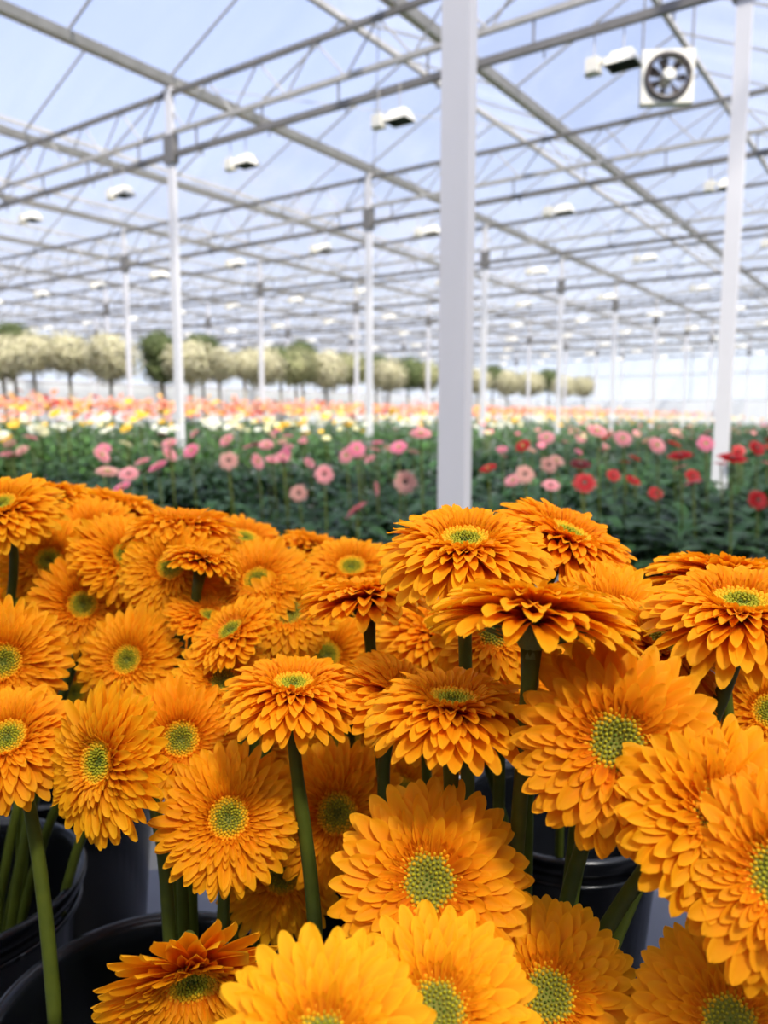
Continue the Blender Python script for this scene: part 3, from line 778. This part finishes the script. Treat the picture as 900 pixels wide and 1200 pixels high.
def bez(p0, p1, p2, p3, n=14):
    r = []
    for i in range(n):
        t = i/(n-1); r.append(p0*(1-t)**3 + p1*3*t*(1-t)**2 + p2*3*t*t*(1-t) + p3*t**3)
    return r
BPOS = [ground(X, F_, TZ) for (X, F_), _ in BUCK]
def cut_gerbera(px, py, dpx, n, kind, real, label, tint=None, bottom=None, bk=None):
    """px, py = eye; dpx = widest spread; n = facing (right, up, toward viewer)"""
    d = FPX*real/dpx
    vv = -ray(px, py).normalized(); rt = Vector((0, 0, 1)).cross(vv).normalized(); upv = vv.cross(rt)
    nw = (rt*n[0] + upv*n[1] + vv*n[2]).normalized()
    R = real/2*{'flat': 1.06, 'wide': 1.06, 'dome': 1.13, 'droop': 1.15, 'cup': 1.10}[kind]
    c = at_depth(px, py, d) - nw*(.12*R)
    # stem foot
    if bottom is not None:
        foot = at_depth(*bottom)
    else:
        hxy = c - nw*.05
        i = bk if bk is not None else min(range(len(BPOS)), key=lambda k: (BPOS[k].xy-hxy.xy).length)
        off = (hxy.xy-BPOS[i].xy); 
        if off.length > .085: off = off.normalized()*rnd.uniform(.06, .085)
        if bk == 0: a_ = rnd.uniform(0, 6.28); off = Vector((math.cos(a_), math.sin(a_)))*rnd.uniform(.02, .09)
        foot = Vector((BPOS[i].x+off.x, BPOS[i].y+off.y, TZ+.02))
    root = empty('cut_gerbera', foot, label, 'flower', 'orange cut gerberas in the buckets')
    h = HEADS[kind][rnd.randrange(2)]
    mt = Matrix.Translation(c-foot) @ rot_to(nw, rnd.uniform(0, 6.28)) @ Matrix.Scale(R, 4)
    tn = tint or (1, rnd.uniform(.93, 1.07), 1)
    for k, me in h.items():
        o = link(k, me, root, mt)
        if 'petals' in k: o.color = (*tn, 1)
    s0 = c - nw*(.20*R)
    ln = (s0-foot).length
    p1 = s0 - nw*min(.075, ln*.25) - Vector((0, 0, .01)); p2 = foot + Vector((0, 0, ln*.45)) + (s0-foot)*.08
    pts = bez(s0, p1, p2, foot)
    st = MB(); rr = .0052
    st.tube([p-foot for p in pts], [rr*(1.25 if i == 0 else (.95 if i < 5 else 1+.01*i)) for i in range(len(pts))], 10)
    st.build('stem', M['stem'], root, True)
    return root

FG = [
 # back left
 (2, 596, 125, (-.25, .78, .48), 'dome', .110, 'orange gerbera cut by the left edge, highest there, with its stem showing below'),
 (58, 580, 108, (.12, .99, .02), 'dome', .120, 'orange gerbera at the back left seen edge-on, touching the dark leaves'),
 (108, 622, 108, (.0, .55, .80), 'flat', .114, 'orange gerbera in back left whose eye is half covered by the flower below'),
 (138, 592, 104, (.25, .95, .1), 'dome', .122, 'orange gerbera at the back edge, left, sloping down to the right'),
 (57, 657, 116, (-.05, .2, .97), 'flat', .113, 'orange gerbera facing the viewer above the one with the dark-centred eye, far left'),
 (97, 708, 122, (0, .15, 1), 'flat', .108, 'orange gerbera with dark ringed green eye, upper left, facing the viewer'),
 (147, 652, 122, (.42, .48, .75), 'flat', .110, 'orange gerbera turned to the right, left of the flower with shaded centre'),
 (214, 616, 122, (.03, .98, .14), 'dome', .112, 'flat-topped wide orange gerbera at the back edge, left of middle'),
 (200, 664, 120, (-.15, .35, .92), 'flat', .102, 'orange gerbera half shaded under a drooping neighbour, upper left'),
 (238, 654, 82, (.25, .96, .1), 'droop', .068, 'small orange gerbera seen from the side with hanging petals, over a shaded gap'),
 (286, 634, 100, (.2, .8, .5), 'dome', .122, 'orange gerbera wedged behind the one tilted with green eye, back middle left'),
 (163, 722, 120, (0, .42, .9), 'flat', .111, 'orange gerbera with its eye just peeping over a big tilted flower, left'),
 (149, 773, 128, (-.42, .2, .88), 'flat', .103, 'orange gerbera with bright green eye tilted left, middle of the left group'),
 (3, 775, 150, (-.05, .15, .97), 'flat', .110, 'orange gerbera half cut off by the left edge at middle height'),
 (20, 702, 100, (0, .3, .9), 'flat', .118, 'shaded orange gerbera deep behind, at the far left edge'),
 (86, 812, 104, (.1, .1, 1), 'flat', .118, 'orange gerbera squeezed between larger ones, only eye and a few petals visible, left'),
 (246, 722, 100, (.3, .75, .5), 'flat', .082, 'orange gerbera with hidden eye, left of a pair in the left centre'),
 (270, 738, 112, (-.5, .68, .5), 'wide', .085, 'orange gerbera, right of a pair in the left centre, petals fanned right'),
 (262, 796, 118, (0, .35, .92), 'wide', .088, 'orange gerbera whose fan of upper petals shows over two front flowers, left centre'),
 (115, 893, 180, (-.74, .05, .66), 'flat', .112, 'large orange gerbera turned left, long petals at its right, lower left'),
 (212, 866, 150, (.05, .1, 1), 'flat', .106, 'orange gerbera with broad green eye between the left-turned and the round one'),
 (268, 958, 168, (0, .03, 1), 'flat', .108, 'round orange gerbera facing the viewer squarely, over the black bucket'),
 (344, 808, 156, (.03, .88, .46), 'dome', .100, 'orange gerbera looking upward on a long visible stem, centre left'),
 (10, 868, 148, (-.2, .55, .8), 'dome', .098, 'orange gerbera at the left edge with a long thin bare stem'),
 (225, 1152, 208, (0, -.83, .55), 'cup', .112, 'orange gerbera hanging face downwards at the bottom, beside the empty bucket'),
 (383, 767, 120, (0, .1, 1), 'flat', .112, 'orange gerbera with big dark green eye, behind the upward looking one'),
 (302, 680, 124, (-.2, .5, .84), 'flat', .108, 'orange gerbera tilted left with green eye, upper middle left'),
 (372, 640, 92, (.28, .95, .1), 'dome', .118, 'pointed-petalled orange gerbera at the back edge, left of the large post'),
 (430, 697, 142, (-.06, .99, .08), 'droop', .105, 'umbrella-like orange gerbera on a short visible stem, centre'),
 (412, 668, 112, (0, .7, .65), 'dome', .112, 'orange gerbera just behind the umbrella-like one, centre back'),
 (447, 657, 84, (.1, .95, .15), 'dome', .112, 'small part of an orange gerbera at the back edge beside the large post'),
 (512, 742, 135, (.3, .75, .5), 'dome', .120, 'shaded orange gerbera deep under the two flowers by the post'),
 (476, 818, 150, (.45, .72, .5), 'dome', .098, 'orange gerbera turned to the right, overlapped by the wide domed one, centre'),
 (530, 828, 184, (.03, .91, .40), 'dome', .096, 'wide domed orange gerbera above the large round one, centre'),
 (503, 1033, 230, (-.02, .08, 1), 'wide', .116, 'large round orange gerbera with yellow-green eye facing the viewer, bottom centre'),
 (395, 953, 172, (0, .05, 1), 'flat', .128, 'shaded orange gerbera behind a green stem, left of the large round one'),
 (330, 1027, 150, (.05, -.25, .97), 'flat', .118, 'shaded orange gerbera hanging below the squarely facing one'),
 (545, 640, 184, (0, .87, .45), 'dome', .108, 'high domed orange gerbera in front of the foot of the large post'),
 (664, 632, 166, (.40, .86, .30), 'dome', .118, 'orange gerbera highest at the back, right of the large post'),
 (722, 722, 156, (.2, .5, .82), 'flat', .098, 'orange gerbera rounded outline against dark leaves, below the highest one'),
 (625, 716, 212, (.03, 1, -.05), 'droop', .104, 'parasol-shaped orange gerbera seen from the side, calyx and stem visible'),
 (580, 738, 150, (-.1, .35, .92), 'wide', .103, 'orange gerbera in the shade under the parasol-shaped one'),
 (768, 757, 170, (.5, .75, .42), 'dome', .101, 'orange gerbera turned away right, between parasol-shaped and far right ones'),
 (724, 870, 240, (.05, .10, 1), 'wide', .110, 'large open orange gerbera with dark-pitted yellow eye, right'),
 (846, 955, 242, (.45, .2, .86), 'wide', .104, 'large orange gerbera turned right, eye partly hidden by the edge flower'),
 (916, 1027, 250, (.05, .05, 1), 'wide', .100, 'large orange gerbera cut by the right edge, lower right'),
 (856, 1200, 225, (.05, .2, .97), 'wide', .100, 'orange gerbera at the bottom right corner, cut by the lower edge'),
 (643, 1167, 216, (.05, .15, 1), 'wide', .106, 'orange gerbera at the bottom with spiky green eye, right of the bright pair'),
 (378, 1228, 268, (0, .25, .97), 'wide', .096, 'bright yellow-orange gerbera nearest the viewer at bottom centre left'),
 (513, 1182, 232, (.03, .25, .97), 'wide', .096, 'bright yellow-orange gerbera, right of the nearest one, at the bottom'),
 (850, 676, 176, (.02, 1, .0), 'dome', .122, 'orange gerbera seen edge-on at the right, behind the high eyed one'),
 (868, 714, 204, (.03, .89, .44), 'dome', .110, 'orange gerbera with pale green eye looking up, at the right edge'),
 (905, 835, 160, (.1, .35, .92), 'flat', .112, 'orange gerbera mostly hidden at the right edge below the upward one'),
 (545, 802, 112, (0, .45, .9), 'wide', .110, 'small shaded part of an orange gerbera behind the wide domed one'),
 (338, 716, 115, (0, .3, .95), 'wide', .098, 'orange gerbera behind, below the one tilted left, upper middle'),

 (470, 930, 150, (0, .3, .95), 'flat', .140, 'shaded bit of an added orange gerbera between the upward looking and the large round one'),  # fill heads from here on, added in the gaps to block light
 (450, 790, 130, (.1, .5, .85), 'flat', .140, 'added shaded orange gerbera deep under the umbrella-like one'),
 (660, 800, 150, (0, .6, .8), 'flat', .140, 'added shaded orange gerbera beside the stem of the parasol-shaped one'),
 (190, 760, 110, (0, .5, .85), 'flat', .125, 'added shaded orange gerbera behind the bright green eyed one tilted left'),
 (290, 870, 120, (0, .3, .95), 'flat', .125, 'added shaded orange gerbera between the broad-eyed and the upward looking one'),
 (405, 868, 135, (0, .5, .85), 'flat', .150, 'added shaded orange gerbera under the right side of the upward looking one'),
]
BKT = {k: 0 for k in (0, 4, 5, 6, 11, 12, 13, 14, 15, 1, 2)}
FOOT = {23: (66, 1215, .62), 0: (-20, 1050, .9), 22: (372, 1150, .60)}
TINT = {48: (1.03, 1.16, 1.2), 49: (1.03, 1.16, 1.2)}
for i, (px, py, d, n, k, real, lab) in enumerate(FG):
    cut_gerbera(px, py, d, n, k, real, lab, TINT.get(i), FOOT.get(i), BKT.get(i))
